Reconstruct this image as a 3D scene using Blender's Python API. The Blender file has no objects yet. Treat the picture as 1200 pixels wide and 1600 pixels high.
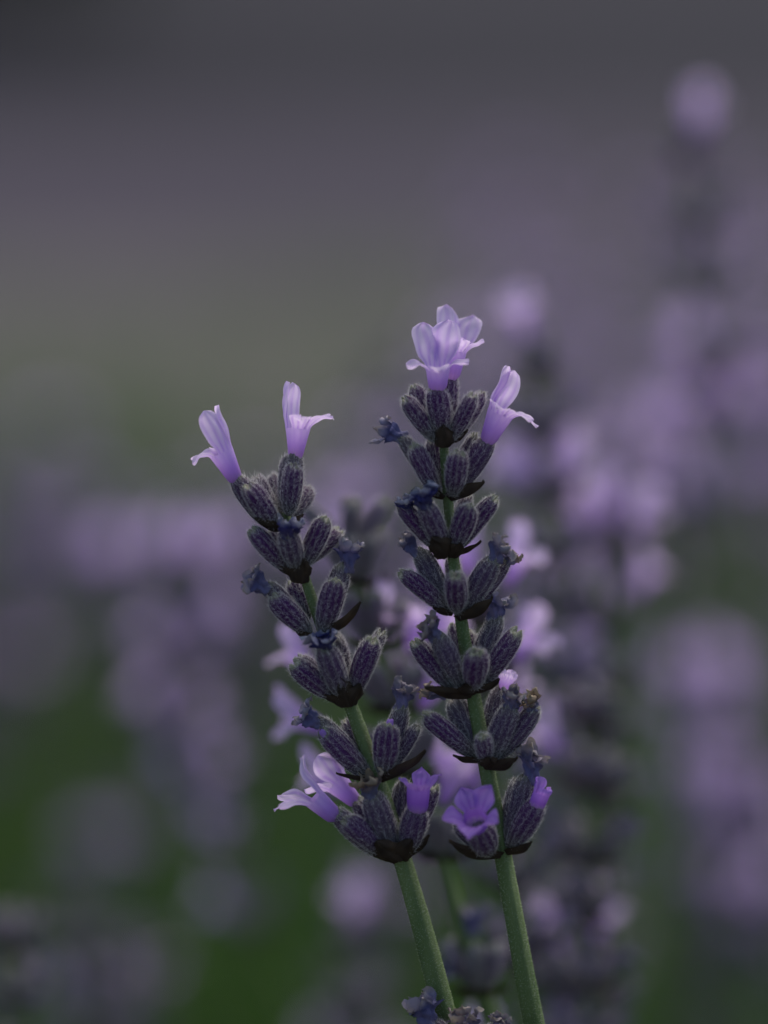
import bpy, math, random
import numpy as np
from mathutils import Vector, Matrix

scene = bpy.context.scene
COL = scene.collection
rnd = random.Random(11)

# ------------------------------------------------------------------ camera
UNIT = 0.072e-3          # metres covered by one photo pixel in the focus plane
FOCUS = 0.40
TILT = math.radians(11.0)
FOCUS_Z = 0.50
cd = bpy.data.cameras.new('camera')
cam = bpy.data.objects.new('camera', cd)
COL.objects.link(cam)
CAM = Vector((0, -FOCUS * math.cos(TILT), FOCUS_Z + FOCUS * math.sin(TILT)))
cam.location = CAM
cam.rotation_euler = (math.pi / 2 - TILT, 0, 0)
cd.sensor_width = 36
cd.lens = 36 * FOCUS / (1600 * UNIT)
cd.clip_start = 0.01
cd.clip_end = 400
cd.dof.use_dof = True
cd.dof.focus_distance = FOCUS
cd.dof.aperture_fstop = cd.lens / 22.0
scene.camera = cam
FWD = Vector((0, math.cos(TILT), -math.sin(TILT)))
RIGHT = Vector((1, 0, 0))
UP = Vector((0, math.sin(TILT), math.cos(TILT)))

# ------------------------------------------------------------------ light
SUN_EL, SUN_AZ = math.radians(55), math.radians(18)    # azimuth from +Y (behind the flowers) to +X
w = bpy.data.worlds.new('World')
scene.world = w
w.use_nodes = True
nt = w.node_tree
sky = nt.nodes.new('ShaderNodeTexSky')
sky.sky_type = 'NISHITA'
sky.sun_disc = False
sky.sun_elevation = SUN_EL
sky.sun_rotation = SUN_AZ
sky.air_density = 1.0
sky.dust_density = 4.0
bgn = nt.nodes['Background']
bgn.inputs[1].default_value = 0.12
nt.links.new(sky.outputs[0], bgn.inputs[0])
sd = bpy.data.lights.new('sun', 'SUN')
sd.energy = 1.5
sd.angle = math.radians(60)
sd.color = (1.0, 0.95, 0.9)
sun = bpy.data.objects.new('sun', sd)
COL.objects.link(sun)
sdir = Vector((math.sin(SUN_AZ) * math.cos(SUN_EL), math.cos(SUN_AZ) * math.cos(SUN_EL), math.sin(SUN_EL)))
sun.rotation_euler = sdir.to_track_quat('Z', 'Y').to_euler()
sun.location = (0, 2, 4)
vs = scene.view_settings
vs.view_transform = 'Standard'
vs.look = 'None'
vs.exposure = 0.35
vs.gamma = 1
scene.render.engine = 'CYCLES'
scene.cycles.use_denoising = True
scene.cycles.max_bounces = 6
scene.cycles.transparent_max_bounces = 4


# ------------------------------------------------------------------ helpers
def W(px, py, d=0.0):
    """photo column/row and depth behind the focus plane (in the same units) -> world point"""
    D = FOCUS + d * UNIT
    k = D / FOCUS * UNIT
    return CAM + FWD * D + RIGHT * ((px - 600) * k) + UP * ((800 - py) * k)


def WD(px, py, D):
    return W(px, py, (D - FOCUS) / UNIT)


def dirv(dx, dy, dd):
    return (RIGHT * dx - UP * dy + FWD * dd).normalized()


def mesh_of(name, verts, faces, mat=None, attr=None, smooth=True):
    me = bpy.data.meshes.new(name)
    v = verts.tolist() if isinstance(verts, np.ndarray) else verts
    f = faces.tolist() if isinstance(faces, np.ndarray) else faces
    me.from_pydata(v, [], f)
    if smooth:
        me.polygons.foreach_set('use_smooth', [True] * len(me.polygons))
    if attr is not None:
        ca = me.attributes.new('ct', 'FLOAT_COLOR', 'POINT')
        ca.data.foreach_set('color', np.asarray(attr, dtype=np.float32).ravel())
    if mat:
        me.materials.append(mat)
    me.update()
    return me


def link(name, me, parent=None, mat4=None, **props):
    o = bpy.data.objects.new(name, me)
    COL.objects.link(o)
    if parent:
        o.parent = parent
    if mat4 is not None:
        o.matrix_local = mat4
    for k, v in props.items():
        o[k] = v
    return o


def thing(name, loc, label, cat, group=None):
    o = bpy.data.objects.new(name, None)
    o.empty_display_size = 0.01
    COL.objects.link(o)
    o.location = loc
    o['label'] = label
    o['category'] = cat
    if group:
        o['group'] = group
    return o


def frame(p, z, y):
    z = z.normalized()
    x = y.cross(z)
    if x.length < 1e-6:
        x = Vector((1, 0, 0)).cross(z)
    x.normalize()
    y = z.cross(x)
    m = Matrix((x, y, z)).transposed().to_4x4()
    m.translation = p
    return m


# ------------------------------------------------------------------ materials
def newmat(name):
    m = bpy.data.materials.new(name)
    m.use_nodes = True
    n = m.node_tree.nodes
    return m, n, m.node_tree.links, n['Principled BSDF'], n['Material Output']


def ramp(n, stops):
    r = n.new('ShaderNodeValToRGB')
    e = r.color_ramp.elements
    e[0].position, e[0].color = stops[0][0], (*stops[0][1], 1)
    e[1].position, e[1].color = stops[-1][0], (*stops[-1][1], 1)
    for p, c in stops[1:-1]:
        x = e.new(p)
        x.color = (*c, 1)
    return r


def noise(n, l, scale, detail=3, coord='Object', stretch=None):
    tc = n.new('ShaderNodeTexCoord')
    t = n.new('ShaderNodeTexNoise')
    t.inputs['Scale'].default_value = scale
    t.inputs['Detail'].default_value = detail
    if stretch:
        mp = n.new('ShaderNodeMapping')
        mp.inputs['Scale'].default_value = stretch
        l.new(tc.outputs[coord], mp.inputs[0])
        l.new(mp.outputs[0], t.inputs['Vector'])
    else:
        l.new(tc.outputs[coord], t.inputs['Vector'])
    return t


def mixc(n, l, a, b, fac, mode='MIX'):
    m = n.new('ShaderNodeMix')
    m.data_type = 'RGBA'
    m.blend_type = mode
    for s, v in ((m.inputs[0], fac), (m.inputs[6], a), (m.inputs[7], b)):
        if hasattr(v, 'links'):
            l.new(v, s)
        elif isinstance(v, tuple):
            s.default_value = (*v, 1)
        else:
            s.default_value = v
    return m.outputs[2]


def calyx_material(name='calyx_skin', fuzzy=0.0):
    m, n, l, p, o = newmat(name)
    at = n.new('ShaderNodeAttribute')
    at.attribute_name = 'ct'
    sep = n.new('ShaderNodeSeparateColor')
    l.new(at.outputs['Color'], sep.inputs[0])
    nz = noise(n, l, 900, 4, stretch=(1, 1, 0.3))
    ad = n.new('ShaderNodeMath')
    ad.operation = 'MULTIPLY_ADD'
    l.new(nz.outputs[0], ad.inputs[0])
    ad.inputs[1].default_value = 0.3
    sb = n.new('ShaderNodeMath')
    sb.operation = 'SUBTRACT'
    l.new(sep.outputs[0], sb.inputs[0])
    sb.inputs[1].default_value = 0.15
    l.new(sb.outputs[0], ad.inputs[2])
    fresh = ramp(n, [(0.0, (.10, .11, .08)), (.22, (.085, .065, .08)), (.42, (.072, .018, .092)),
                     (.82, (.072, .014, .10)), (.91, (.11, .06, .12)), (.97, (.25, .26, .16)), (1.0, (.27, .28, .17))])
    old = ramp(n, [(0.0, (.10, .11, .08)), (.3, (.10, .088, .10)), (.7, (.085, .062, .10)), (1.0, (.15, .14, .12))])
    l.new(ad.outputs[0], fresh.inputs[0])
    l.new(ad.outputs[0], old.inputs[0])
    c = mixc(n, l, fresh.outputs[0], old.outputs[0], sep.outputs[2])
    gm = n.new('ShaderNodeMath')
    gm.operation = 'MULTIPLY'
    l.new(sep.outputs[1], gm.inputs[0])
    gm.inputs[1].default_value = 0.5
    c = mixc(n, l, c, (.20, .19, .19), gm.outputs[0])
    c = mixc(n, l, c, (.28, .275, .285), fuzzy)
    l.new(c, p.inputs['Base Color'])
    p.inputs['Roughness'].default_value = 0.8
    p.inputs['Specular IOR Level'].default_value = 0.2
    p.inputs['Sheen Weight'].default_value = 0.12
    p.inputs['Sheen Roughness'].default_value = 0.4
    p.inputs['Sheen Tint'].default_value = (.85, .85, .9, 1)
    return m


def thin_material(name, colour_fn, trans=0.45, rough=0.6, bump=None):
    """leaf or petal tissue: light passes through"""
    m, n, l, p, o = newmat(name)
    c = colour_fn(n, l)
    l.new(c, p.inputs['Base Color'])
    p.inputs['Roughness'].default_value = rough
    p.inputs['Specular IOR Level'].default_value = 0.25
    tr = n.new('ShaderNodeBsdfTranslucent')
    l.new(c, tr.inputs[0])
    mx = n.new('ShaderNodeMixShader')
    mx.inputs[0].default_value = trans
    l.new(p.outputs[0], mx.inputs[1])
    l.new(tr.outputs[0], mx.inputs[2])
    l.new(mx.outputs[0], o.inputs[0])
    if bump:
        t = noise(n, l, bump[0], 4)
        b = n.new('ShaderNodeBump')
        b.inputs['Strength'].default_value = bump[1]
        b.inputs['Distance'].default_value = 0.0002
        l.new(t.outputs[0], b.inputs['Height'])
        l.new(b.outputs[0], p.inputs['Normal'])
    return m


def petal_colour(edge, vein, base):
    def fn(n, l):
        at = n.new('ShaderNodeAttribute')
        at.attribute_name = 'ct'
        sep = n.new('ShaderNodeSeparateColor')
        l.new(at.outputs['Color'], sep.inputs[0])
        r = ramp(n, [(0.0, base), (.22, vein), (.45, tuple(.45 * a + .55 * b for a, b in zip(vein, edge))), (.7, edge), (1.0, edge)])
        l.new(sep.outputs[0], r.inputs[0])
        nz = noise(n, l, 700, 3)
        mm = n.new('ShaderNodeMath')
        mm.operation = 'MULTIPLY'
        l.new(sep.outputs[1], mm.inputs[0])
        l.new(nz.outputs[0], mm.inputs[1])
        return mixc(n, l, r.outputs[0], vein, mm.outputs[0])
    return fn


def ramp_noise(scale, stops, detail=3, coord='Object', stretch=None):
    def fn(n, l):
        t = noise(n, l, scale, detail, coord, stretch)
        r = ramp(n, stops)
        l.new(t.outputs[0], r.inputs[0])
        return r.outputs[0]
    return fn


def rand_ramp(stops):
    """one colour per leaf, from the per-vertex random value"""
    def fn(n, l):
        at = n.new('ShaderNodeAttribute')
        at.attribute_name = 'ct'
        sep = n.new('ShaderNodeSeparateColor')
        l.new(at.outputs['Color'], sep.inputs[0])
        r = ramp(n, stops)
        l.new(sep.outputs[2], r.inputs[0])
        return r.outputs[0]
    return fn


def wither_colour(n, l):
    at = n.new('ShaderNodeAttribute')
    at.attribute_name = 'ct'
    sep = n.new('ShaderNodeSeparateColor')
    l.new(at.outputs['Color'], sep.inputs[0])
    nz = noise(n, l, 800, 4)
    s = n.new('ShaderNodeMath')
    s.operation = 'MULTIPLY_ADD'
    l.new(nz.outputs[0], s.inputs[0])
    s.inputs[1].default_value = 0.5
    sb = n.new('ShaderNodeMath')
    sb.operation = 'SUBTRACT'
    l.new(sep.outputs[0], sb.inputs[0])
    sb.inputs[1].default_value = 0.25
    l.new(sb.outputs[0], s.inputs[2])
    r1 = ramp(n, [(0, (.20, .18, .28)), (.35, (.15, .15, .31)), (.6, (.08, .085, .22)), (.8, (.26, .25, .36)), (1, (.36, .32, .32))])
    r2 = ramp(n, [(0, (.20, .18, .25)), (.4, (.13, .13, .22)), (.65, (.22, .16, .11)), (1, (.40, .33, .22))])
    r3 = ramp(n, [(0, (.09, .075, .14)), (.4, (.045, .04, .12)), (.62, (.03, .03, .15)), (.8, (.2, .2, .30)), (1, (.42, .42, .48))])
    for r in (r1, r2, r3):
        l.new(s.outputs[0], r.inputs[0])
    c = mixc(n, l, r1.outputs[0], r2.outputs[0], sep.outputs[1])
    return mixc(n, l, c, r3.outputs[0], sep.outputs[2])


M = {}
M['calyx'] = calyx_material()
M['calyx_soft'] = calyx_material('downy_calyx_skin', .42)
M['petal'] = thin_material('petal', petal_colour((.84, .70, .94), (.56, .34, .82), (.46, .25, .60)), .5, .55, (1500, .25))
M['violet'] = thin_material('violet_petal', petal_colour((.52, .30, .80), (.36, .15, .68), (.45, .34, .55)), .45, .55, (1500, .25))
M['wither'] = thin_material('withered_petal', wither_colour, .2, .75, (2500, .5))
M['fuzz'] = thin_material('fuzz', ramp_noise(300, [(.3, (.60, .58, .60)), (.7, (.78, .78, .74))]), .5, .7)
M['stemfuzz'] = thin_material('stem_fuzz', ramp_noise(300, [(.3, (.55, .60, .46)), (.7, (.72, .76, .62))]), .5, .7)
M['bract'] = thin_material('bract', ramp_noise(500, [(.3, (.030, .021, .016)), (.55, (.055, .038, .024)), (.75, (.11, .07, .035))], 4), .12, .8, (1800, .5))
M['bract_pale'] = thin_material('bract_pale', ramp_noise(500, [(.3, (.06, .035, .018)), (.7, (.13, .08, .04))], 4), .3, .8)
M['stem'] = thin_material('stem', ramp_noise(400, [(.3, (.11, .175, .06)), (.7, (.19, .26, .10))], 4, 'Object', (1, 1, .15)), .15, .6, (1500, .3))
M['leaf'] = thin_material('lavender_leaf', rand_ramp([(0, (.07, .105, .055)), (.5, (.12, .15, .095)), (1, (.17, .18, .14))]), .35)
M['grass'] = thin_material('grass_blade', rand_ramp([(0, (.04, .12, .015)), (.5, (.08, .19, .03)), (1, (.13, .17, .06))]), .4)
M['hedge'] = thin_material('hedge_leaf', rand_ramp([(0, (.015, .03, .012)), (1, (.05, .06, .03))]), .3)
m, n, l, p, o = newmat('soil')
l.new(ramp_noise(1.3, [(.3, (.047, .044, .040)), (.5, (.058, .055, .049)), (.7, (.045, .053, .036))], 6)(n, l), p.inputs[0])
p.inputs['Roughness'].default_value = .95
M['soil'] = m
for nm, st in (('asphalt', [(.3, (.014, .015, .022)), (.5, (.018, .018, .026)), (.7, (.024, .023, .031))]),
               ('paving', [(.3, (.049, .044, .060)), (.5, (.057, .050, .068)), (.7, (.066, .055, .074))])):
    m, n, l, p, o = newmat(nm)
    l.new(ramp_noise(.45, st, 8)(n, l), p.inputs[0])
    p.inputs['Roughness'].default_value = 1.0
    p.inputs['Specular IOR Level'].default_value = .1
    M[nm] = m
m, n, l, p, o = newmat('wood')
l.new(ramp_noise(8, [(.3, (.06, .045, .03)), (.7, (.11, .085, .06))])(n, l), p.inputs[0])
M['wood'] = m


# ------------------------------------------------------------------ plant pieces
def grid_faces(rows, cols, closed):
    i = np.arange(rows - 1)[:, None]
    j = np.arange(cols if closed else cols - 1)[None, :]
    j2 = (j + 1) % cols
    a = i * cols + j
    b = i * cols + j2
    return np.stack([a, b, b + cols, a + cols], -1).reshape(-1, 4)


PT = np.array([0, .04, .12, .28, .5, .72, .86, .94, .985, 1.0, .985, .95])
PR = np.array([.20, .38, .60, .86, 1.0, 1.0, .90, .74, .50, .34, .20, .05])


def calyx_shape(L, wd, seed, detail=1.0, age=0.0):
    """ribbed tube, narrow at the foot and puckered at the mouth; returns mesh data and a sampler"""
    g = np.random.default_rng(seed)
    ribs = 11
    cols = ribs * 4 if detail >= 1 else 14
    rows = 22 if detail >= 1 else 9
    u = np.linspace(0, 1, rows)
    tt = np.interp(u, np.linspace(0, 1, len(PT)), PT)
    rr = np.interp(u, np.linspace(0, 1, len(PR)), PR)
    # smooth the profile a little
    for _ in range(2):
        rr[1:-1] = .25 * rr[:-2] + .5 * rr[1:-1] + .25 * rr[2:]
    bend = g.uniform(-.06, .10)
    sq = g.uniform(.88, 1.0)
    ph = g.uniform(0, 6.28)

    def surf(th, t, r):
        rib = np.cos(ribs * th + ph)
        lump = 1 + .04 * np.sin(2 * th + ph) + .03 * np.sin(7 * t + 3 * th)
        R = wd / 2 * r * lump * (1 + .075 * rib * np.clip(t * 5, 0, 1))
        tooth = .045 * L * np.clip((t - .9) / .1, 0, 1) * np.cos(2.5 * th + ph)
        x = R * np.cos(th) * sq + bend * L * t * t
        y = R * np.sin(th)
        z = L * t + tooth
        return np.stack([x, y, z], -1), rib

    surf.ph = ph
    th = np.linspace(0, 2 * np.pi, cols, endpoint=False)
    TH, TT = np.meshgrid(th, tt)
    _, RR = np.meshgrid(th, rr)
    V, rib = surf(TH, TT, RR)
    fr = age if age > 0 else g.uniform(0, .12)
    A = np.stack([TT, np.clip(rib, 0, 1) ** 3 * (1 if detail >= 1 else .4), np.full_like(TT, fr), np.ones_like(TT)], -1)
    return V.reshape(-1, 3), grid_faces(rows, cols, True), A.reshape(-1, 4), (surf, g)


def hairs(P, N, A, g, ln, wd, lean):
    """thin curved blades standing on points P with normals N, leaning along A"""
    k = len(P)
    d = N + A * lean[:, None] + g.normal(0, .28, (k, 3))
    d /= np.linalg.norm(d, axis=1)[:, None]
    s = np.cross(d, g.normal(0, 1, (k, 3)))
    s /= np.linalg.norm(s, axis=1)[:, None]
    s *= wd / 2
    q = P + d * (ln * .55)[:, None]
    d2 = d + A * .35 + g.normal(0, .25, (k, 3))
    d2 /= np.linalg.norm(d2, axis=1)[:, None]
    e = q + d2 * (ln * .45)[:, None]
    V = np.stack([P - s, P + s, q + s * .8, q - s * .8, e], 1).reshape(-1, 3)
    b = np.arange(k)[:, None] * 5
    quads = (b + np.array([[0, 1, 2, 3]])).tolist()
    tris = (b + np.array([[3, 2, 4]])).tolist()
    return V, quads + tris


def calyx_fuzz(L, wd, sampler, count):
    surf, g = sampler
    th = g.uniform(0, 2 * np.pi, count)
    t = g.uniform(.02, 1, count)
    # most hairs stand on the ridges and lie along them
    flat = g.random(count) < .62
    ph = getattr(surf, 'ph')
    k0 = np.round((11 * th + ph) / (2 * np.pi))
    th = np.where(flat, (k0 * 2 * np.pi - ph) / 11 + g.normal(0, .085, count), th)
    t = np.where(flat, t ** 1.15, t)
    e = 1e-3
    pr = lambda x: np.interp(x, PT[:10], PR[:10])
    P, _ = surf(th, t, pr(t))
    P1, _ = surf(th + e, t, pr(t))
    P2, _ = surf(th, np.clip(t + e, 0, 1.01), pr(np.clip(t + e, 0, 1)))
    N = np.cross(P1 - P, P2 - P)
    nl = np.linalg.norm(N, axis=1)
    ok = nl > 1e-14
    P, N, th, t, flat = P[ok], N[ok] / nl[ok][:, None], th[ok], t[ok], flat[ok]
    k = len(P)
    ln = g.uniform(.14, .46, k) * 1e-3
    lo = g.random(k) < .12
    ln[lo] *= 1.9
    A = np.tile(np.array([[0, 0, 1.0]]), (k, 1))
    return hairs(P, N, A, g, ln, 0.026e-3, np.where(flat, g.uniform(1.2, 2.6, k), g.uniform(-.1, .7, k)))


LIBC = {}


def make_calyx(parent, p0, p1, wd, seed, age=0.0, fuzz=1500, detail=1.0, inv=None, mat='calyx'):
    """calyx from foot p0 to mouth p1 (world)"""
    ax = p1 - p0
    L = ax.length
    V, F, A, smp = calyx_shape(L, wd, seed, detail, age)
    me = mesh_of('calyx', V, F, M[mat], A)
    mt = inv @ frame(p0, ax, Vector((math.cos(seed), math.sin(seed), .3)))
    o = link('calyx', me, parent, mt)
    if fuzz:
        HV, HF = calyx_fuzz(L, wd, smp, int(fuzz))
        link('fuzz', mesh_of('fuzz', HV, HF, M['fuzz'], smooth=False), o, kind='stuff')
    return o


def lobe(th0, hw, rm, z0, ln, wdt, bend, point, g, cup=.25, ruffle=.14, nu=15, ns=16, slope=.25, curl=0.0):
    """one petal lobe leaving the mouth ring (radius rm, height z0) at angle th0"""
    s = np.linspace(0, 1, ns)
    u = np.linspace(-1, 1, nu)
    out = np.array([math.cos(th0), math.sin(th0), 0])
    lat = np.array([-math.sin(th0), math.cos(th0), 0])
    up = np.array([0, 0, 1.0])
    # centre line
    ang = slope + (bend - slope) * np.clip(s * 1.5, 0, 1) + curl * np.clip((s - .5) * 2, 0, 1)
    st = ln / (ns - 1)
    c = np.zeros((ns, 3))
    c[0] = out * rm + up * z0
    for i in range(1, ns):
        a = .5 * (ang[i] + ang[i - 1])
        c[i] = c[i - 1] + st * (out * math.sin(a) + up * math.cos(a))
    nrm = np.stack([out * math.cos(a) - up * math.sin(a) for a in ang])
    w0 = math.sin(hw) * rm
    prof = (1 - np.clip((s - .55) / .45, 0, 1) ** (2.2 if not point else 1.3)) ** (.5 if not point else .9)
    wid = (w0 + (wdt / 2 - w0) * np.sin(np.clip(s / .6, 0, 1) * np.pi / 2)) * np.maximum(prof, .03)
    ph = g.uniform(0, 6.28, 3)
    P = np.zeros((ns, nu, 3))
    for i in range(ns):
        k = min(1, s[i] / .3)
        k = k * k * (3 - 2 * k)
        th = th0 + hw * u
        ring = np.stack([np.cos(th) * rm, np.sin(th) * rm, np.full(nu, z0)], -1) + (c[i] - c[0])
        flat = c[i] + lat * (wid[i] * u)[:, None] - nrm[i] * (cup * wid[i] * (u ** 2 - .4))[:, None]
        flat += nrm[i] * (ruffle * wdt * s[i] * (np.sin(2.6 * u + ph[0]) * .5 + np.sin(5.5 * u + 6 * s[i] + ph[1]) * .35 + .35 * np.sin(9 * s[i] + ph[2])))[:, None]
        P[i] = ring * (1 - k) + flat * k
    at = np.zeros((ns, nu, 4))
    at[..., 0] = (.45 + .55 * s)[:, None]
    at[..., 1] = (np.cos(u * 10 + ph[1] * .3) * .5 + .5)[None, :] ** 2 * (1 - s * .6)[:, None] * 1.7
    at[..., 3] = 1
    return P.reshape(-1, 3), grid_faces(ns, nu, False), at.reshape(-1, 4)


def tube(L, r0, r1, g, cols=30, rows=12, belly=.15):
    s = np.linspace(0, 1, rows)
    th = np.linspace(0, 2 * np.pi, cols, endpoint=False)
    TH, S = np.meshgrid(th, s)
    R = r0 + (r1 - r0) * (S ** 1.4) + belly * r0 * np.sin(np.pi * S)
    R = R * (1 + .04 * np.cos(5 * TH) * S) * (.5 + .5 * np.clip(S / .2, 0, 1))
    V = np.stack([R * np.cos(TH), R * np.sin(TH), L * S], -1)
    A = np.stack([.45 * S, (np.cos(11 * TH) * .5 + .5) ** 2, S, np.ones_like(S)], -1)
    return V.reshape(-1, 3), grid_faces(rows, cols, True), A.reshape(-1, 4)


def flower_data(g, tl, mr, ul, uw, ll, lw, ub=.25, lb=1.5, point=False, lowfan=1.05, curl=.0, tr=None, uspread=.55):
    parts = [tube(tl, tr or mr * .55, mr, g, belly=.05)]
    # upper lip faces +Y, lower lip -Y
    for a in (-1, 1):
        parts.append(lobe(math.pi / 2 + a * uspread, .62, mr, tl, ul * g.uniform(.93, 1.07), uw, ub + g.uniform(-.1, .1), point, g, slope=.12, curl=curl))
    for a, k in ((0, 1.0), (-1, .92), (1, .92)):
        parts.append(lobe(-math.pi / 2 + a * lowfan, .60, mr, tl, ll * k * g.uniform(.92, 1.08), lw, lb + g.uniform(-.15, .15), point, g, slope=.3))
    return parts


def open_flower(parent, inv, base, axis, up, seed, tl=3.0, mr=1.3, ul=4.6, uw=3.0, ll=3.0, lw=2.2, mat='petal', **kw):
    """corolla: a tube with five petals (sizes in mm)"""
    g = np.random.default_rng(seed)
    k = 1e-3
    if 'tr' in kw:
        kw['tr'] *= k
    parts = flower_data(g, tl * k, mr * k, ul * k, uw * k, ll * k, lw * k, **kw)
    mt = inv @ frame(base, axis, up)
    o = link('corolla', mesh_of('corolla_tube', *parts[0][:2], M[mat], parts[0][2]), parent, mt)
    for q in parts[1:]:
        link('petal', mesh_of('petal', *q[:2], M[mat], q[2]), o)
    return o


def withered_data(g, L, r, brown=0.0, hooks=3, dark=0.0):
    """shrunken, folded corolla with a ragged, curled end"""
    cols, rows = 28, 16
    s = np.linspace(0, 1, rows)
    th = np.linspace(0, 2 * np.pi, cols, endpoint=False)
    TH, S = np.meshgrid(th, s)
    ph = g.uniform(0, 6.28, 4)
    folds = .22 * np.cos(5 * TH + 2.0 * S + ph[0]) + .12 * np.cos(9 * TH - 3 * S + ph[1])
    R = r * (.70 - .1 * np.sin(S * 3) + .4 * S ** 2) * (1 + folds * (.4 + S))
    R *= 1 + .15 * np.sin(11 * S + 3 * TH + ph[2])
    bx, by = g.uniform(-.25, .25, 2)
    V = np.stack([R * np.cos(TH) + bx * L * S ** 2, R * np.sin(TH) + by * L * S ** 2, L * .6 * S], -1)
    V += g.normal(0, .03 * r, V.shape)
    A = np.stack([.05 + .55 * S, np.full_like(S, brown), np.full_like(S, dark), np.ones_like(S)], -1)
    Vs, Fs, As = [V.reshape(-1, 3)], [grid_faces(rows, cols, True)], [A.reshape(-1, 4)]
    off = rows * cols
    for i in range(5):
        P, F, a = lobe(i * 1.257 + g.uniform(-.3, .3), .6, r * 1.0, L * .6, L * g.uniform(.28, .55), r * g.uniform(.9, 1.9),
                       g.uniform(-.8, 1.9), True, g, cup=g.uniform(-1.2, 1.4), ruffle=.35, nu=9, ns=10, slope=g.uniform(-.5, .5), curl=g.uniform(-2.2, 2.0))
        P = P + np.array([bx * L, by * L, 0])
        P += g.normal(0, .035 * r, P.shape)
        a = a.copy()
        a[:, 0] = .6 + .4 * (a[:, 0] - .45) / .55
        a[:, 1] = brown
        a[:, 2] = dark
        Vs.append(P); Fs.append(F + off); As.append(a)
        off += len(P)
    return np.concatenate(Vs), np.concatenate(Fs), np.concatenate(As)


def withered(parent, inv, base, tip, r, seed, brown=0.0, dark=0.0):
    g = np.random.default_rng(seed)
    ax = tip - base
    V, F, A = withered_data(g, ax.length, r, brown, dark=dark)
    return link('withered_corolla', mesh_of('withered_corolla', V, F, M['wither'], A), parent, inv @ frame(base, ax, Vector((.3, .2, 1))))


def bract_data(L, wd, g, cup=.6, arch=.4, cols=15, rows=14, point=1.5):
    s = np.linspace(0, 1, rows)
    u = np.linspace(-1, 1, cols)
    S, U = np.meshgrid(s, u, indexing='ij')
    wid = wd / 2 * (np.sin(np.pi * np.clip(S * .62 + .18, 0, 1)) ** .8) * (1 - S ** 3) ** .8
    wid = np.maximum(wid, wd * .015)
    ph = g.uniform(0, 6.28, 2)
    X = wid * U * (1 + .07 * np.sin(12 * S + ph[0]) + .05 * np.sin(29 * S + ph[1] + 2 * U)) + .05 * wd * np.sin(5 * S + ph[1])
    Y = -arch * L * np.sin(np.pi * S * .8) + cup * wid * U ** 2 + .03 * wd * np.sin(7 * U + 5 * S + ph[1])
    Y += .022 * wd * np.cos(16 * U) + .05 * wd * S * np.sin(9 * S + 4 * U + ph[0])
    Z = L * S
    V = np.stack([X, Y, Z], -1).reshape(-1, 3)
    return V, grid_faces(rows, cols, False)


def bract(parent, inv, base, tip, wd, out, seed, cup=.6, arch=.25, mat='bract'):
    """dry bract from base to tip; 'out' is the side its back bulges to"""
    g = np.random.default_rng(seed)
    ax = tip - base
    V, F = bract_data(ax.length, wd, g, cup, arch)
    return link('bract', mesh_of('bract', V, F, M[mat]), parent, inv @ frame(base, ax, -out))


def smooth_path(pts, n):
    """evenly spaced, rounded polyline"""
    P = np.array([tuple(p) for p in pts], dtype=float)
    d = np.r_[0, np.cumsum(np.linalg.norm(np.diff(P, axis=0), axis=1))]
    q = np.linspace(0, d[-1], n + 1)
    R = np.stack([np.interp(q, d, P[:, i]) for i in range(3)], -1)
    for _ in range(max(2, n // 8)):
        R[1:-1] = .25 * R[:-2] + .5 * R[1:-1] + .25 * R[2:]
    return [Vector(r) for r in R]


def stem_mesh(path, radii, square=True, cols=16):
    n = len(path)
    V = []
    x = Vector((1, 0.35, 0))
    for i, p in enumerate(path):
        t = (path[min(i + 1, n - 1)] - path[max(i - 1, 0)]).normalized()
        x = (x - t * x.dot(t)).normalized()
        y = t.cross(x)
        for j in range(cols):
            a = 2 * math.pi * j / cols
            r = radii[i]
            if square:
                r *= 1 + .15 * math.cos(4 * a) + .06 * math.cos(8 * a)
            q = p + x * (math.cos(a) * r) + y * (math.sin(a) * r)
            V.append(q[:])
    F = grid_faces(n, cols, True).tolist()
    F.append(list(range((n - 1) * cols, n * cols)))
    return V, F


def make_stem(parent, inv, pts, r0, r1, n=60, fuzz=0, seed=1, square=True, cols=16, zfrom=0.0):
    path = smooth_path([inv @ p for p in pts], n)
    k = len(path)
    rad = [r0 + (r1 - r0) * max(0, (p.z - zfrom) / (path[-1].z - zfrom)) for p in path]
    V, F = stem_mesh(path, rad, square, cols)
    o = link('stem', mesh_of('stem', V, F, M['stem']), parent)
    if fuzz:
        g = np.random.default_rng(seed)
        lo = next(q for q in range(k) if path[q].z > zfrom - .004)
        i = g.integers(lo, k - 1, fuzz)
        f = g.random(fuzz)
        VA = np.array(V).reshape(k, cols, 3)
        ce = VA.mean(axis=1)
        j = g.integers(0, cols, fuzz)
        f2 = g.random(fuzz)[:, None]
        f = f[:, None]
        pa_ = VA[i, j] * (1 - f2) + VA[i, (j + 1) % cols] * f2
        pb_ = VA[i + 1, j] * (1 - f2) + VA[i + 1, (j + 1) % cols] * f2
        P = pa_ * (1 - f) + pb_ * f
        A = ce[i + 1] - ce[i]
        N = P - (ce[i] + A * f)
        A /= np.linalg.norm(A, axis=1)[:, None]
        N /= np.linalg.norm(N, axis=1)[:, None]
        P = P - N * 1e-5
        HV, HF = hairs(P, N, A, g, g.uniform(.06, .28, fuzz) * 1e-3, .026e-3, g.uniform(-.6, .3, fuzz))
        link('fuzz', mesh_of('fuzz', HV, HF, M['stemfuzz'], smooth=False), o, kind='stuff')
    return o


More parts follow.
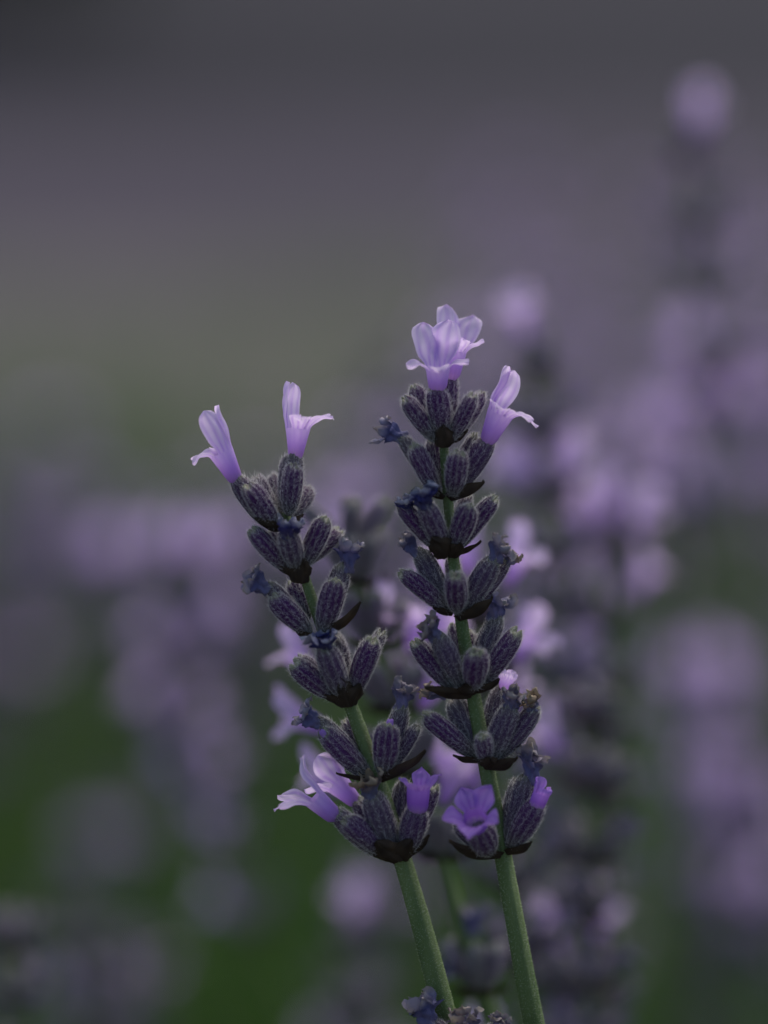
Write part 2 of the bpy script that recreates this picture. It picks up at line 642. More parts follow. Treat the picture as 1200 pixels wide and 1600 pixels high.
# ------------------------------------------------------------------ setting
def sheet(name, x0, x1, y0, y1, z, mat, nx=2, ny=2):
    xs = np.linspace(x0, x1, nx)
    ys = np.linspace(y0, y1, ny)
    X, Y = np.meshgrid(xs, ys)
    V = np.stack([X, Y, np.full_like(X, z)], -1).reshape(-1, 3)
    o = link(name, mesh_of(name, V, grid_faces(ny, nx, False), mat, smooth=False))
    o['kind'] = 'structure'
    return o


sheet('ground', -150, 150, -60, 250, 0.0, M['soil'])
sheet('path', -150, 150, 4.2, 6.2, 0.004, M['paving'])
sheet('road', -150, 150, 6.2, 120, 0.004, M['asphalt'])


def blades(P, D, ln, wd, g, droop=.3):
    """narrow leaves: two bent quads each, with a random value for colour"""
    k = len(P)
    D = D / np.linalg.norm(D, axis=1)[:, None]
    s = np.cross(D, g.normal(0, 1, (k, 3)))
    s /= np.linalg.norm(s, axis=1)[:, None]
    s *= (wd / 2)[:, None]
    q = P + D * (ln * .55)[:, None]
    D2 = D.copy()
    D2[:, 2] -= droop * g.random(k)
    D2 += g.normal(0, .12, (k, 3))
    e = q + D2 * (ln * .45)[:, None]
    V = np.stack([P - s * .5, P + s * .5, q + s, q - s, e], 1).reshape(-1, 3)
    b = np.arange(k)[:, None] * 5
    F = (b + np.array([[0, 1, 2, 3]])).tolist() + (b + np.array([[3, 2, 4]])).tolist()
    rv = np.repeat(g.random(k), 5)
    A = np.stack([rv, rv, rv, np.ones_like(rv)], -1)
    return V, F, A


def foliage_dome(c, rx, ry, h, count, g, ln=(.02, .045), wd=(.0016, .0034)):
    d = g.normal(0, 1, (count, 3))
    d[:, 2] = np.abs(d[:, 2])
    d /= np.linalg.norm(d, axis=1)[:, None]
    lum = 1 + .12 * np.sin(5 * d[:, 0] + 3) * np.cos(6 * d[:, 1]) + .08 * np.sin(14 * d[:, 0] + 9 * d[:, 1])
    r = (g.random(count) ** .35) * lum
    P = d * r[:, None] * np.array([[rx, ry, h]]) + np.array([c])
    P[:, 2] = np.maximum(P[:, 2], .005)
    D = d * np.array([[.7, .7, .5]]) + np.array([[0, 0, .7]]) + g.normal(0, .45, (count, 3))
    return blades(P, D, g.uniform(*ln, count), g.uniform(*wd, count), g)


def bush(c, rx, ry, h, count, seed, label):
    g = np.random.default_rng(seed)
    t = thing('lavender_bush', c, label, 'bush')
    V, F, A = foliage_dome((0, 0, 0), rx, ry, h, count, g)
    link('foliage', mesh_of('foliage', V, F, M['leaf'], A, smooth=False), t, kind='stuff')
    for i in range(14):
        a = i / 14 * 6.283 + g.uniform(-.2, .2)
        p = [Vector((0.02 * math.cos(a), .02 * math.sin(a), 0)), Vector((rx * .3 * math.cos(a), ry * .3 * math.sin(a), h * .4)),
             Vector((rx * .6 * math.cos(a), ry * .6 * math.sin(a), h * .72))]
        V, F = stem_mesh(smooth_path(p, 8), np.linspace(.004, .0015, 9), False, 6)
        link('branch', mesh_of('branch', V, F, M['wood']), t)
    return t


bush((.06, .26, 0), .55, .34, .27, 16000, 1, 'grey-green lavender leaf mound from which the two sharp spikes rise')
bush((-.34, 1.05, 0), .55, .40, .33, 12000, 2, 'low grey-green lavender mound behind on the grassier side')
bush((.62, 1.9, 0), .75, .70, .33, 14000, 3, 'wide lavender mound further back towards the asphalt path')
bush((1.5, 3.6, 0), 1.0, .8, .34, 12000, 4, 'farthest lavender mound beside the asphalt path')

# grass
g = np.random.default_rng(5)
k = 34000
yy = np.where(np.arange(k) < 20000, g.uniform(.35, 1.5, k), g.uniform(1.5, 4.1, k))
xx = g.uniform(-1, 1, k) * (.35 + yy * .30)
hh = np.where(yy < 1.5, g.uniform(.16, .36, k), g.uniform(.04, .13, k))
clump = np.sin(xx * 9 + 2 * np.sin(yy * 4)) * np.sin(yy * 7 + 1) + g.normal(0, .5, k)
ok = clump > np.where(yy < 1.5, np.where(xx > .10, .7, -.5), .85)
P = np.stack([xx, yy, np.zeros(k)], -1)[ok]
D = np.stack([g.normal(0, .25, k), g.normal(0, .25, k), np.ones(k)], -1)[ok]
V, F, A = blades(P, D, hh[ok], g.uniform(.002, .0045, k)[ok], g, .5)
link('grass', mesh_of('grass', V, F, M['grass'], A, smooth=False), kind='stuff', label='green grass blades between the lavender mounds', category='grass')

# hedge far behind
t = thing('hedge', (-5.85, 10.4, 0), 'dark clipped hedge on the far side of the asphalt road', 'hedge')
g = np.random.default_rng(6)
k = 16000
P = np.stack([g.uniform(-5.2, 5.2, k), g.uniform(-.6, .6, k), g.random(k) ** .8 * 1.7], -1)
P += np.stack([np.sin(P[:, 2] * 5 + P[:, 0] * 2) * .1, np.sin(P[:, 0] * 3) * .12, np.sin(P[:, 0] * 4) * .08], -1)
V, F, A = blades(P, g.normal(0, 1, (k, 3)) + np.array([[0, 0, .4]]), g.uniform(.08, .16, k), g.uniform(.05, .09, k), g)
link('foliage', mesh_of('foliage', V, F, M['hedge'], A, smooth=False), t, kind='stuff')
for i in range(12):
    V, F = stem_mesh([Vector((-4.8 + i * .87, 0, 0)), Vector((-4.75 + i * .87, .05, .7)), Vector((-4.8 + i * .87, 0, 1.3))], [.04, .03, .015], False, 7)
    link('trunk', mesh_of('trunk', V, F, M['wood']), t)


# ------------------------------------------------------------------ sharp spikes
def sharp_spike(label, stem_px, r0, r1, foot, calyces, bracts, flowers, withereds, buds, seed, fuzz=2400, depth=0.0, stemfuzz=11000, mat='calyx'):
    base = foot
    t = thing('lavender_spike', base, label, 'lavender')
    inv = Matrix.Translation(base).inverted()
    top = [W(x, y, depth + d) for x, y, d in stem_px]
    low = top[0]
    mid = low.lerp(base, .5) + Vector((0, 0, .03))
    make_stem(t, inv, [base, mid] + top, r0, r1, 220, stemfuzz, seed, zfrom=low.z)
    for i, c in enumerate(calyces):
        bx, by, bd, tx, ty, td, wd = c[:7]
        age = c[7] if len(c) > 7 else 0.0
        make_calyx(t, W(bx, by, depth + bd), W(tx, ty, depth + td), wd * UNIT, seed * 100 + i, age, fuzz, 1.0, inv, mat)
    for i, b in enumerate(bracts):
        bx, by, bd, tx, ty, td, wd, ox, oy, od = b[:10]
        bract(t, inv, W(bx, by, depth + bd), W(tx, ty, depth + td), wd * UNIT, dirv(ox, oy, od), seed * 50 + i, *b[10:])
    for i, f in enumerate(flowers):
        (bx, by, bd), axv, upv, kw = f
        open_flower(t, inv, W(bx, by, depth + bd), dirv(*axv), dirv(*upv), seed * 30 + i, **kw)
    for i, q in enumerate(withereds):
        bx, by, bd, tx, ty, td, r = q[:7]
        withered(t, inv, W(bx, by, depth + bd), W(tx, ty, depth + td), r * 1.3 * UNIT, seed * 70 + i, *(q[7:]))
    for i, q in enumerate(buds):
        bx, by, bd, tx, ty, td, wd = q
        gg = np.random.default_rng(seed * 90 + i)
        a, b = W(bx, by, depth + bd), W(tx, ty, depth + td)
        V, F, A, _ = calyx_shape((b - a).length, wd * UNIT, seed * 90 + i, 0)
        A = A.copy(); A[:, 0] = .45 + A[:, 0] * .5; A[:, 1] *= .3
        link('bud', mesh_of('bud', V, F, M['violet'], A), t, inv @ frame(a, b - a, Vector((0, .3, 1))))
    return t


# ---- right spike: (foot x, y, depth, mouth x, y, depth, width, age)
R_stem = [(832, 1602, 0), (816, 1500, 0), (801, 1420, 0), (786, 1330, 0), (770, 1250, 0), (757, 1190, 0), (745, 1120, 0),
          (735, 1060, 0), (723, 1000, 0), (712, 940, 0), (705, 880, 0), (700, 800, 0), (695, 740, 0), (693, 690, 0)]
R_cal = [
    # whorl 1 (top)
    (692, 682, -14, 684, 606, -22, 37), (683, 690, -8, 632, 622, -18, 28), (680, 680, 14, 646, 605, 26, 27),
    (702, 690, -8, 742, 618, -18, 28), (712, 684, 14, 753, 613, 24, 24), (700, 676, 18, 707, 586, 26, 25),
    # whorl 2
    (686, 775, -10, 642, 697, -22, 31), (688, 770, 6, 630, 680, 6, 26, .8), (690, 760, 18, 674, 690, 32, 26),
    (708, 776, -14, 718, 706, -44, 36), (706, 776, 2, 764, 684, 4, 34, .3), (702, 772, 20, 742, 680, 34, 24, .4),
    # whorl 3
    (684, 858, -8, 628, 787, -16, 31), (694, 860, -16, 666, 786, -44, 36, .4), (706, 862, -14, 736, 788, -38, 33),
    (712, 860, 4, 769, 774, 4, 28), (704, 850, 20, 725, 772, 34, 28, .7), (694, 850, 18, 664, 785, 34, 26),
    # whorl 4
    (704, 960, -6, 633, 888, -12, 28), (704, 950, 8, 652, 860, 14, 33, .9), (714, 958, -16, 713, 894, -62, 35),
    (722, 962, -10, 768, 872, -14, 38, .6), (726, 958, 12, 792, 876, 20, 30, .3), (716, 950, 18, 706, 870, 30, 26, .5),
    # whorl 5
    (708, 1078, -8, 646, 1003, -14, 31), (724, 1078, -14, 683, 990, -30, 36, .7), (726, 1062, 20, 706, 976, 34, 28),
    (740, 1078, -16, 744, 1015, -66, 39), (740, 1070, 16, 768, 962, 26, 36, .9), (746, 1076, -4, 811, 986, -10, 34),
    (734, 1072, 18, 735, 985, 34, 28, .5),
    # whorl 6
    (746, 1184, -8, 662, 1116, -14, 31), (746, 1176, 10, 706, 1092, 22, 38, .9), (759, 1192, -18, 754, 1146, -44, 27),
    (764, 1192, -10, 798, 1102, -20, 38, .6), (772, 1190, 2, 840, 1106, 0, 32, .4), (758, 1180, 18, 782, 1074, 32, 32, .7),
    # whorl 7 (lowest)
    (788, 1322, 10, 804, 1219, 16, 27, .9), (792, 1324, -2, 828, 1217, -2, 36, .8), (796, 1326, -14, 842, 1252, -30, 37),
    (766, 1334, -22, 744, 1290, -62, 44, .2), (768, 1330, -10, 712, 1288, -36, 32), (776, 1322, 18, 752, 1240, 36, 30, .6),
]
R_br = [
    (693, 700, -20, 694, 662, -30, 34, 0, .2, -1, .7, .1), (684, 694, 4, 655, 660, 10, 26, -.8, .6, 0, .6, .2), (704, 694, 4, 728, 668, 8, 26, .8, .6, 0, .6, .2),
    (704, 782, -6, 752, 745, -18, 38, .5, .8, -.5, .8, .22), (692, 780, -8, 664, 757, -10, 26, -.5, .8, -.4, .7, .2),
    (698, 872, -20, 676, 836, -44, 44, 0, .5, -1, .7, .15), (704, 872, -16, 722, 846, -40, 34, .2, .5, -1, .7, .15), (710, 868, 0, 748, 840, 8, 26, .5, .8, 0, .7, .2),
    (718, 970, -8, 765, 925, -24, 38, .5, .8, -.5, .7, .25), (706, 962, -6, 678, 945, -14, 24, -.4, .9, -.3, .7, .2),
    (736, 1090, -8, 664, 1070, -30, 34, 0, .9, -.6, .5, .12), (742, 1084, -8, 778, 1056, -20, 28, .5, .8, -.4, .7, .2), (735, 1088, -16, 725, 1064, -44, 34, 0, .6, -1, .7, .2),
    (758, 1202, -8, 806, 1174, -28, 38, .3, .9, -.5, .7, .28), (752, 1192, -8, 708, 1176, -20, 26, -.2, .9, -.4, .6, .15), (760, 1200, -14, 766, 1180, -46, 38, 0, .7, -.9, .7, .2),
    (792, 1336, -6, 828, 1308, -24, 34, .5, .8, -.4, .7, .25), (782, 1340, -8, 704, 1302, -44, 40, -.3, .9, -.5, .7, .22),
]
R_fl = [
    ((684, 612, -22), (-.02, -1, -.25), (-.05, -.25, 1), dict(tl=2.6, mr=1.35, ul=5.4, uw=3.9, ll=3.0, lw=2.4, ub=.30, lb=1.75, lowfan=1.3, tr=.95, uspread=.6)),
    ((706, 594, 24), (.14, -1, .0), (-.15, -.1, 1), dict(tl=3.2, mr=1.2, ul=5.2, uw=3.8, ll=2.8, lw=2.2, ub=.45, lb=1.2, lowfan=1.25, uspread=.6, tr=.8)),
    ((758, 697, 2), (.42, -.9, -.1), (-.5, -.5, .6), dict(tl=4.0, mr=1.5, ul=5.0, uw=2.8, ll=3.8, lw=2.5, ub=-.10, lb=1.9, lowfan=1.0, tr=.85, curl=.4, uspread=.45)),
    ((746, 1296, -56), (-.18, -.72, -.8), (.15, -.75, .6), dict(tl=2.2, mr=1.35, ul=3.0, uw=2.9, ll=2.9, lw=2.8, ub=1.0, lb=1.25, point=True, lowfan=1.15, mat='violet', tr=1.2)),
    ((786, 1078, 30), (.3, -1, .1), (0, -.5, 1), dict(tl=1.2, mr=.9, ul=1.4, uw=1.4, ll=1.0, lw=1.0, mat='petal', ub=.1, lb=.3)),
    ((836, 1264, -30), (.35, -.9, -.2), (-.6, -.6, .3), dict(tl=2.0, mr=.95, ul=1.5, uw=1.7, ll=.9, lw=1.2, mat='violet', ub=-.3, lb=-.2, curl=1.9, tr=.85)),
]
R_wi = [
    (634, 686, 6, 590, 668, 2, 11), (666, 796, -44, 652, 762, -52, 13, 0.0, 1.0), (640, 800, -20, 634, 776, -24, 9, .2, 1.0),
    (655, 868, 14, 620, 842, 10, 9, .2), (766, 880, -14, 797, 850, -22, 12, .3), (790, 882, 18, 803, 862, 14, 8, .8),
    (684, 998, -30, 655, 978, -40, 12, .5), (767, 972, 26, 796, 930, 18, 12, .1), (697, 1088, 14, 660, 1072, 2, 7, .7),
    (796, 1108, -20, 812, 1082, -28, 12, .6, .3), (836, 1112, -2, 820, 1090, -14, 10, 1.0), (826, 1224, -2, 848, 1170, -8, 12, .3),
]
R_bu = []

sharp_spike('taller sharp lavender spike topped by open pale lilac flowers', R_stem, .00102, .00042, Vector((.10, .16, .0)),
            R_cal, R_br, R_fl, R_wi, R_bu, 3)

# ---- left spike
L_stem = [(702, 1602, 0), (673, 1490, 0), (650, 1410, 0), (628, 1340, 0), (606, 1260, 0), (588, 1205, 0), (568, 1145, 0), (548, 1095, 0),
          (528, 1045, 0), (506, 1000, 0), (488, 960, 0), (474, 915, 0), (463, 875, 0), (452, 835, 2), (446, 800, 4)]
L_cal = [
    # whorl 1
    (420, 822, 0, 366, 746, -6, 32, .5), (432, 826, -12, 390, 756, -24, 37), (432, 812, 16, 400, 744, 28, 25, .7),
    (451, 806, -12, 461, 726, -24, 32), (446, 800, 6, 460, 708, 4, 38, .9), (452, 812, 22, 484, 760, 48, 28, .4), (440, 806, 26, 424, 744, 52, 28, .6),
    # whorl 2
    (454, 892, -8, 391, 830, -16, 33), (463, 888, -16, 450, 830, -44, 36, .5), (472, 888, -8, 509, 810, -16, 32), (470, 884, 14, 530, 828, 44, 28, .3), (456, 884, 18, 420, 830, 38, 26, .4),
    # whorl 3
    (486, 992, -10, 427, 931, -20, 34), (486, 984, 4, 416, 917, 2, 28, .7), (482, 968, 18, 457, 908, 34, 28),
    (504, 990, -12, 523, 905, -28, 36), (506, 982, 4, 542, 884, 4, 33, .7), (496, 970, 18, 518, 915, 34, 28, .8),
    # whorl 4
    (528, 1092, -8, 457, 1037, -16, 36), (526, 1084, 12, 470, 1022, 22, 28, .4), (536, 1092, -16, 511, 1008, -34, 40, .5),
    (542, 1080, 14, 524, 992, 26, 30, .9), (550, 1090, -8, 580, 997, -20, 36), (552, 1082, 14, 594, 986, 24, 26, .4),
    # whorl 5
    (578, 1214, -8, 503, 1144, -20, 36), (580, 1206, 6, 496, 1126, 4, 27, .9), (578, 1190, 18, 542, 1124, 32, 28, .4),
    (598, 1212, -12, 607, 1130, -30, 38), (604, 1206, 8, 625, 1104, 10, 32, .8), (604, 1210, 2, 650, 1134, -2, 25, .5), (596, 1200, 20, 622, 1140, 42, 28, .5),
    # whorl 6
    (592, 1336, -4, 522, 1270, -14, 33, .4), (604, 1334, -16, 541, 1276, -34, 35, .2), (614, 1330, -12, 580, 1240, -28, 42, .7),
    (634, 1334, -14, 654, 1262, -30, 40, .3), (620, 1318, 16, 625, 1218, 26, 30, .9), (632, 1326, 14, 680, 1228, 24, 30, .1), (606, 1322, 18, 556, 1250, 26, 30, .4),
]
L_br = [
    (444, 830, -8, 402, 802, -20, 34, -.5, .8, -.4, .7, .25), (448, 828, -6, 470, 800, -2, 26, .5, .8, -.3, .7, .2),
    (468, 912, -14, 470, 868, -26, 42, 0, .4, -1, .7, .12), (460, 902, -6, 436, 878, -16, 26, -.5, .8, -.3, .7, .2),
    (500, 998, -4, 558, 934, -18, 32, .6, .7, -.4, .6, .18), (494, 1000, -8, 462, 978, -18, 26, -.5, .8, -.3, .7, .2),
    (540, 1106, -18, 530, 1056, -36, 46, 0, .4, -1, .7, .12), (546, 1104, -16, 560, 1066, -30, 40, .3, .5, -.9, .7, .15), (532, 1100, -10, 506, 1080, -20, 28, -.5, .8, -.3, .7, .2),
    (596, 1222, -8, 660, 1166, -20, 34, .5, .8, -.4, .7, .16), (584, 1220, -8, 526, 1203, -22, 22, -.3, .9, -.3, .5, .12),
    (622, 1348, -20, 586, 1312, -44, 54, -.2, .6, -.9, .7, .15), (628, 1346, -18, 640, 1308, -42, 48, .2, .6, -.9, .7, .15), (634, 1342, -6, 666, 1300, -16, 28, .5, .8, -.3, .7, .2),
]
L_fl = [
    ((372, 756, -6), (-.45, -.85, -.1), (.75, -.4, -.6), dict(tl=4.0, mr=1.4, ul=4.9, uw=2.7, ll=3.1, lw=2.3, ub=.12, lb=2.0, lowfan=1.0, tr=.8, uspread=.6)),
    ((461, 722, 4), (.08, -1, -.05), (-.9, -.15, .45), dict(tl=3.8, mr=1.4, ul=5.0, uw=2.5, ll=3.5, lw=2.5, ub=.12, lb=1.4, lowfan=1.0, tr=.75, uspread=.45, curl=-.4)),
    ((528, 1280, -14), (-.72, -.66, -.15), (.35, -.8, -.1), dict(tl=3.6, mr=1.25, ul=4.6, uw=1.9, ll=4.2, lw=2.3, ub=.2, lb=1.05, lowfan=.7, tr=.95, uspread=.35, curl=.7)),
    ((560, 1258, 26), (-.6, -.6, .2), (.1, -.9, -.5), dict(tl=3.4, mr=1.4, ul=3.6, uw=3.0, ll=3.2, lw=2.4, ub=.6, lb=1.2)),
    ((652, 1272, -30), (.06, -1, -.2), (.5, -.2, .6), dict(tl=3.0, mr=1.3, ul=2.0, uw=2.1, ll=1.6, lw=1.9, ub=.9, lb=1.0, mat='violet', tr=1.1, point=True)),
]
L_wi = [
    (450, 842, -44, 452, 808, -50, 13, 0.0, 1.0), (420, 922, 2, 380, 902, -4, 12, .1), (541, 894, 4, 550, 842, -2, 12, .2, .4), (511, 1018, -34, 500, 984, -44, 14, 0.0, .9),
    (500, 1132, 4, 462, 1112, -2, 11, .1), (624, 1112, 10, 644, 1066, 2, 11, .3), (582, 1250, -28, 566, 1212, -36, 12, .9),
]
L_bu = [(606, 1148, -28, 608, 1124, -35, 14), (514, 1156, -18, 501, 1141, -23, 12)]
sharp_spike('shorter sharp lavender spike leaning away with two pale flowers at its tip', L_stem, .00112, .00038, Vector((.07, .14, .0)),
            L_cal, L_br, L_fl, L_wi, L_bu, 4)

# ---- spike whose tip only just reaches into the frame at the foot of the two stems
S_stem = [(735, 1760, 6), (728, 1690, 6), (722, 1640, 6)]
S_cal = [(718, 1650, 0, 672, 1598, -6, 34, .6), (722, 1652, -8, 736, 1604, -22, 36, .7), (724, 1650, 0, 782, 1604, -6, 34, .8), (716, 1652, 12, 700, 1610, 24, 30)]
S_wi = [(672, 1604, -6, 648, 1556, -12, 15, .1), (736, 1612, -22, 734, 1580, -28, 14, .6), (780, 1612, -6, 788, 1586, -10, 10, .5)]
sharp_spike('lavender spike tip with shrivelled blue flowers below the two tall stems', S_stem, .0010, .0008, Vector((.06, .12, .0)),
            S_cal, [(722, 1668, -6, 700, 1640, -20, 40, 0, .5, -1)], [], S_wi, [], 6, stemfuzz=1500)

# ---- spike close behind, a little out of focus
B_stem = [(775, 1602, 0), (745, 1540, 0), (715, 1430, 0), (690, 1340, 0), (652, 1220, 0), (615, 1105, 0), (585, 990, 0), (558, 890, 0), (545, 850, 0), (540, 835, 0)]
B_cal, B_br, B_fl, B_wi = [], [], [], []
rb = random.Random(3)
for (x, y, n) in ((745, 1545, 6), (688, 1335, 6), (640, 1205, 6), (612, 1105, 7), (584, 1000, 6), (560, 905, 6), (546, 856, 4)):
    for i in range(n):
        a = i / n * 6.283 + rb.uniform(-.3, .3) + y
        sp = rb.uniform(44, 66)
        B_cal.append((x + 8 * math.cos(a), y, 8 * math.sin(a), x + sp * math.cos(a) - 8, y - rb.uniform(58, 78), sp * math.sin(a), rb.uniform(28, 36), rb.choice([0, 0, .5, .9])))
    B_br += [(x, y + 10, -6, x - 40, y - 10, -16, 40, -.3, .9, -.3), (x + 4, y + 10, -4, x + 46, y - 14, -8, 40, .4, .9, -.2)]
for (bx, by, ax, ay, u) in ((575, 1000, .5, -.9, -1), (640, 1020, .3, -1, 1), (490, 1060, -.6, -.8, 1), (510, 1140, -.9, -.4, 1), (535, 1240, -.8, -.6, 1),
                            (690, 1230, .1, -1, -1), (655, 1110, .5, -.8, 1), (690, 1260, .35, -.9, 1), (660, 1000, .6, -.7, -1)):
    B_fl.append(((bx, by, rb.uniform(-20, 20)), (ax, ay, rb.uniform(-.3, .3)), (u, -.5, rb.uniform(-.5, .5)), dict(tl=3.4, mr=1.3, ul=4.4, uw=2.8, ll=3.2, lw=2.2, ub=.3, lb=1.4)))
B_wi += [(738, 1460, 0, 732, 1415, -6, 13, .1), (705, 1520, -30, 690, 1510, -44, 13, .1, .8), (545, 810, 0, 552, 780, 0, 11, .5)]
sharp_spike('slightly blurred lavender spike close behind, between the two sharp ones', B_stem, .00105, .0005, Vector((.09, .20, .0)),
            B_cal, B_br, B_fl, B_wi, [], 5, fuzz=350, depth=460, stemfuzz=0, mat='calyx_soft')

# ------------------------------------------------------------------ blurred spikes
g = np.random.default_rng(77)
LC = []
for i in range(8):
    V, F, A, _ = calyx_shape(.0060, .0024, 900 + i, 0, .05 if i < 4 else .7)
    LC.append(mesh_of('calyx', V, F, M['calyx_soft'], A))
LF = []
for i in range(6):
    parts = flower_data(g, .0034, .0013, .0044, .003, .0033, .0024, .4, 1.35)
    Vs, Fs, As, off = [], [], [], 0
    for V, F, A in parts:
        Vs.append(V); Fs.append(F + off); As.append(A); off += len(V)
    LF.append(mesh_of('corolla', np.concatenate(Vs), np.concatenate(Fs), M['petal'], np.concatenate(As)))
LW = [mesh_of('withered_corolla', *withered_data(g, .0034, .0008, g.random())[:2], M['wither']) for i in range(4)]
LB = [mesh_of('bract', *bract_data(.005, .0034, g, .6, .2, 7, 6), M['bract']) for i in range(3)]


def whorl_items(r, n, flowers, spread, exact=None):
    """(kind, matrix) list for one whorl, local to its node with +Z along the spike"""
    out = []
    off = r.uniform(0, 6.28)
    for i in range(n):
        a = off + i / n * 6.283 + r.uniform(-.25, .25)
        tl = spread * r.uniform(.75, 1.2)
        d = Vector((math.cos(a) * math.sin(tl), math.sin(a) * math.sin(tl), math.cos(tl)))
        p = Vector((math.cos(a), math.sin(a), 0)) * .0006
        m = frame(p, d, Vector((0, 0, 1)))
        s = r.uniform(.85, 1.1)
        out.append(('c', m @ Matrix.Scale(s, 4)))
        tip = p + d * .0056 * s
        q = r.random()
        if exact is not None:
            q = 0 if i in exact else .5 + flowers
        if q < flowers or (exact is not None and i in exact):
            d2 = (d + Vector((0, 0, .25))).normalized()
            out.append(('f', frame(tip, d2, Vector((r.uniform(-.4, .4), r.uniform(-.4, .4), 1)))))
        elif q < flowers + .3:
            out.append(('w', frame(tip, d, Vector((0, .3, 1)))))
    for i in range(2):
        a = off + i * 3.1416
        d = Vector((math.cos(a) * .8, math.sin(a) * .8, .35))
        out.append(('b', frame(Vector((0, 0, -.0008)), d, Vector((0, 0, 1)))))
    return out


LIB = {'c': ('calyx', LC), 'f': ('corolla', LF), 'w': ('withered_corolla', LW), 'b': ('bract', LB)}


def spike_path(top, head, foot):
    """head: length direction at the top; a gentle curve down to the foot"""
    a = top
    b = top - head * .05
    c = top - head * .11
    m = c.lerp(foot, .5) + Vector((0, 0, .02))
    return [foot, m, c, b, a]


def blurred_spike(top, lean, seed, label, group, flowers=.3, whorls=6, gap=.0088, topfl=None, merged=False, size=1.0, foot=None):
    r = random.Random(seed)
    head = Vector((lean[0], lean[1], 1)).normalized()
    if foot is None:
        foot = Vector((top.x - lean[0] * top.z * .9, top.y + r.uniform(.02, .08), 0))
    t = thing('lavender_spike', foot, label, 'lavender', group)
    inv = Matrix.Translation(foot).inverted()
    make_stem(t, inv, spike_path(top, head, foot), .0011, .0006, 16, 0, 1, False, 6)
    z = 0.0
    for k in range(whorls):
        f = flowers
        ex = None
        if k == 0 and topfl is not None:
            ex = {0: [], 1: [0], 2: [0, 3], 3: [0, 2, 4], 5: [0, 1, 2, 3, 4]}[topfl]
        pos = top - head * z
        fr = inv @ frame(pos, head, Vector((math.sin(seed), math.cos(seed), 0))) @ Matrix.Scale(size, 4)
        items = whorl_items(r, r.choice([6, 7, 8]) if k else 6, f, .75 if k else (.3 if topfl == 1 else .6), ex)
        if not merged:
            for kind, m in items:
                nm, lib = LIB[kind]
                link(nm, r.choice(lib), t, fr @ m)
        else:
            link('whorl', r.choice(WH if r.random() < f / .45 else WL), t, fr)
        z += gap * size * r.uniform(.85, 1.2) * (1.0 if k < whorls - 2 else 1.5)
    return t


def merged_whorl(r, n, fl):
    Vs, Fs, mi, As, off = [], [], [], [], 0
    mats = [M['calyx_soft'], M['petal'], M['wither'], M['bract']]
    for kind, m in whorl_items(r, n, fl, .75):
        me = r.choice(LIB[kind][1])
        V = np.empty(len(me.vertices) * 3, dtype=np.float32)
        me.vertices.foreach_get('co', V)
        V = V.reshape(-1, 3)
        mm = np.array(m)
        V = V @ mm[:3, :3].T + mm[:3, 3]
        at = np.zeros((len(V), 4), dtype=np.float32)
        if 'ct' in me.attributes:
            me.attributes['ct'].data.foreach_get('color', at.reshape(-1))
        Vs.append(V); As.append(at)
        for pl in me.polygons:
            Fs.append([x + off for x in pl.vertices])
            mi.append('cfwb'.index(kind))
        off += len(V)
    me = mesh_of('whorl', np.concatenate(Vs), Fs, None, np.concatenate(As))
    for q in mats:
        me.materials.append(q)
    me.polygons.foreach_set('material_index', mi)
    return me


rw = random.Random(8)
WH = [merged_whorl(rw, 7, .45) for i in range(4)]
WL = [merged_whorl(rw, 7, .05) for i in range(3)]

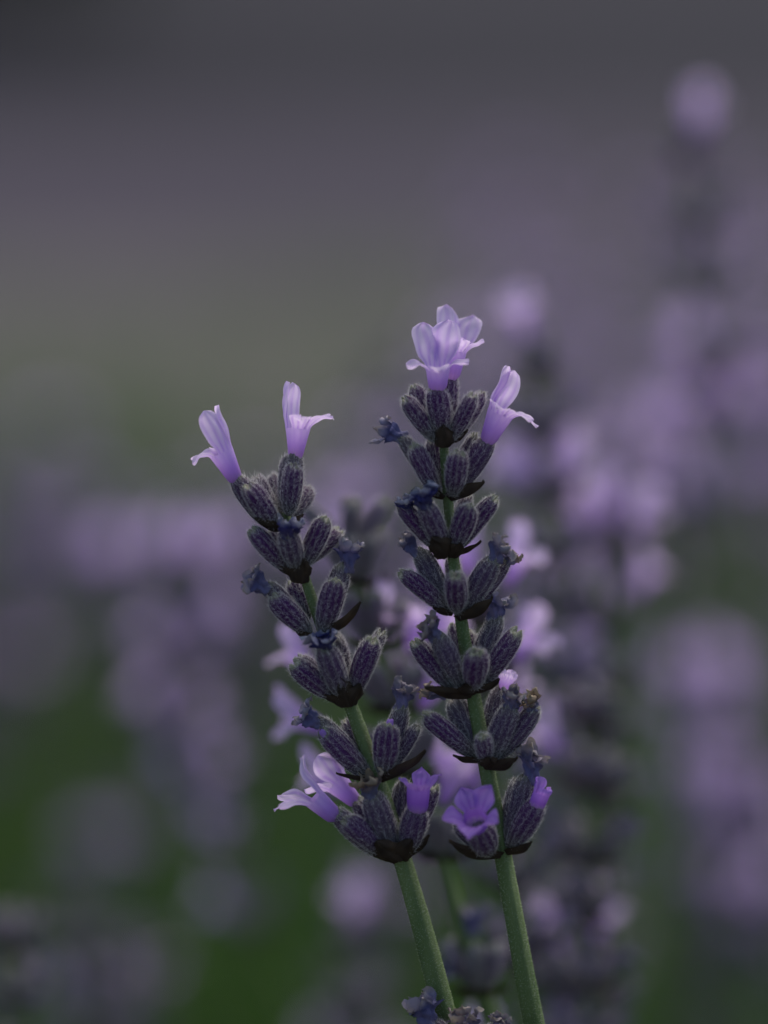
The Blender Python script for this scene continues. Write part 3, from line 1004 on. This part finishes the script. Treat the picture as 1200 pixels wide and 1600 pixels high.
# the ones that can be told apart: (column, row, distance, lean x, lean y, label, flowers, whorls, top flowers)
NAMED = [
    (835, 478, .505, -.10, 0, 'blurred spike with one bright flower at its tip behind the taller spike', .04, 7, 1),
    (1068, 157, .56, -.14, 0, 'tallest blurred spike, one round lilac flower high above the others', .0, 4, 1),
    (955, 760, .515, .02, 0, 'blurred spike with three bright violet flowers clustered at its top', .06, 6, 3),
    (735, 845, .445, -.12, 0, 'blurred spike right behind the taller one, lilac petals peeking past it', .12, 7, 3),
    (925, 1010, .465, .0, 0, 'blurred spike with scattered violet flowers down its side', .13, 7, 0),
    (1090, 1010, .70, -.08, 0, 'broad, heavily blurred pinkish spike standing alone on the flower-rich side', .8, 3, 5),
    (1120, 510, .64, .05, 0, 'blurred spike with a wide soft mauve tip below the tallest blurred one', .4, 3, 3),
    (295, 1175, .62, -.38, 0, 'blurred mauve spike leaning strongly, with a dark lower stalk', .4, 3, 2),
    (545, 1385, .55, -.05, 0, 'short blurred spike with a single round violet flower', .0, 3, 1),
    (20, 1370, .50, .05, 0, 'grey blurred spike without open flowers at the edge of the mound', .0, 4, 0),
    (165, 1400, .62, .0, 0, 'faint greyish-purple short spike in front of the green leaves', .0, 4, 0),
    (300, 810, .62, .1, 0, 'blurred mauve spike beside the dark gap behind the shorter spike', .35, 4, 3),
    (195, 840, .70, -.05, 0, 'wide blurred violet spike with many open flowers over the low mound', .5, 2, 5),
    (20, 1010, .95, -.05, 0, 'blurred dusky violet spike over the edge of the low mound', .1, 3, 2),
    (555, 760, .66, -.05, 0, 'blurred mauve spike tip showing between the two sharp spikes', .3, 3, 2),
    (850, 1330, .49, -.10, 0, 'dull bluish blurred spike with shrivelled flowers beside the taller stem', .0, 5, 0),
    (940, 1405, .49, .05, 0, 'low blurred spike with one small pink flower', .0, 3, 1),
]
for i, (x, y, D, lx, ly, lab, fl, wh, tf) in enumerate(NAMED):
    blurred_spike(WD(x, y, D) - Vector((lx, ly, 1)).normalized() * .0105, (lx, ly), 500 + i, lab, None, fl, wh, .0088, tf)

MASS = [
    # count, column range, row range, distance range, label, group, flowers
    (14, (-60, 560), (760, 1000), (.80, 1.25), 'very blurred purple spike over the low grassy side behind the shorter spike', 'spikes behind the shorter spike', .05),
    (7, (-40, 640), (1200, 1560), (.65, 1.0), 'very blurred greyish spike low down among green leaves', 'low spikes among the leaves', .04),
    (22, (560, 1260), (560, 1000), (.75, 1.30), 'very blurred purple spike in the thick clump behind the taller spike', 'spikes behind the taller spike', .12),
    (14, (820, 1260), (1150, 1560), (.62, 1.0), 'very blurred grey-violet spike low beside the taller stem', 'low spikes beside the taller stem', .05),
    (40, (740, 1300), (300, 700), (1.45, 2.6), 'distant hazy mauve spike on the wide mound near the path', 'distant spikes on the wide mound', .3),
    (18, (-60, 520), (700, 880), (1.15, 1.6), 'distant hazy mauve spike on the low mound near the grass', 'distant spikes on the low mound', .15),
]
for gi, (cnt, xr, yr, dr, lab, grp, fl) in enumerate(MASS):
    for i in range(cnt):
        D = rnd.uniform(*dr)
        blurred_spike(WD(rnd.uniform(*xr), rnd.uniform(*yr), D), (rnd.uniform(-.25, .25), rnd.uniform(-.15, .15)), gi * 100 + i, lab, grp,
                      fl, rnd.choice([4, 5, 6]), .0088, None, D > .7)
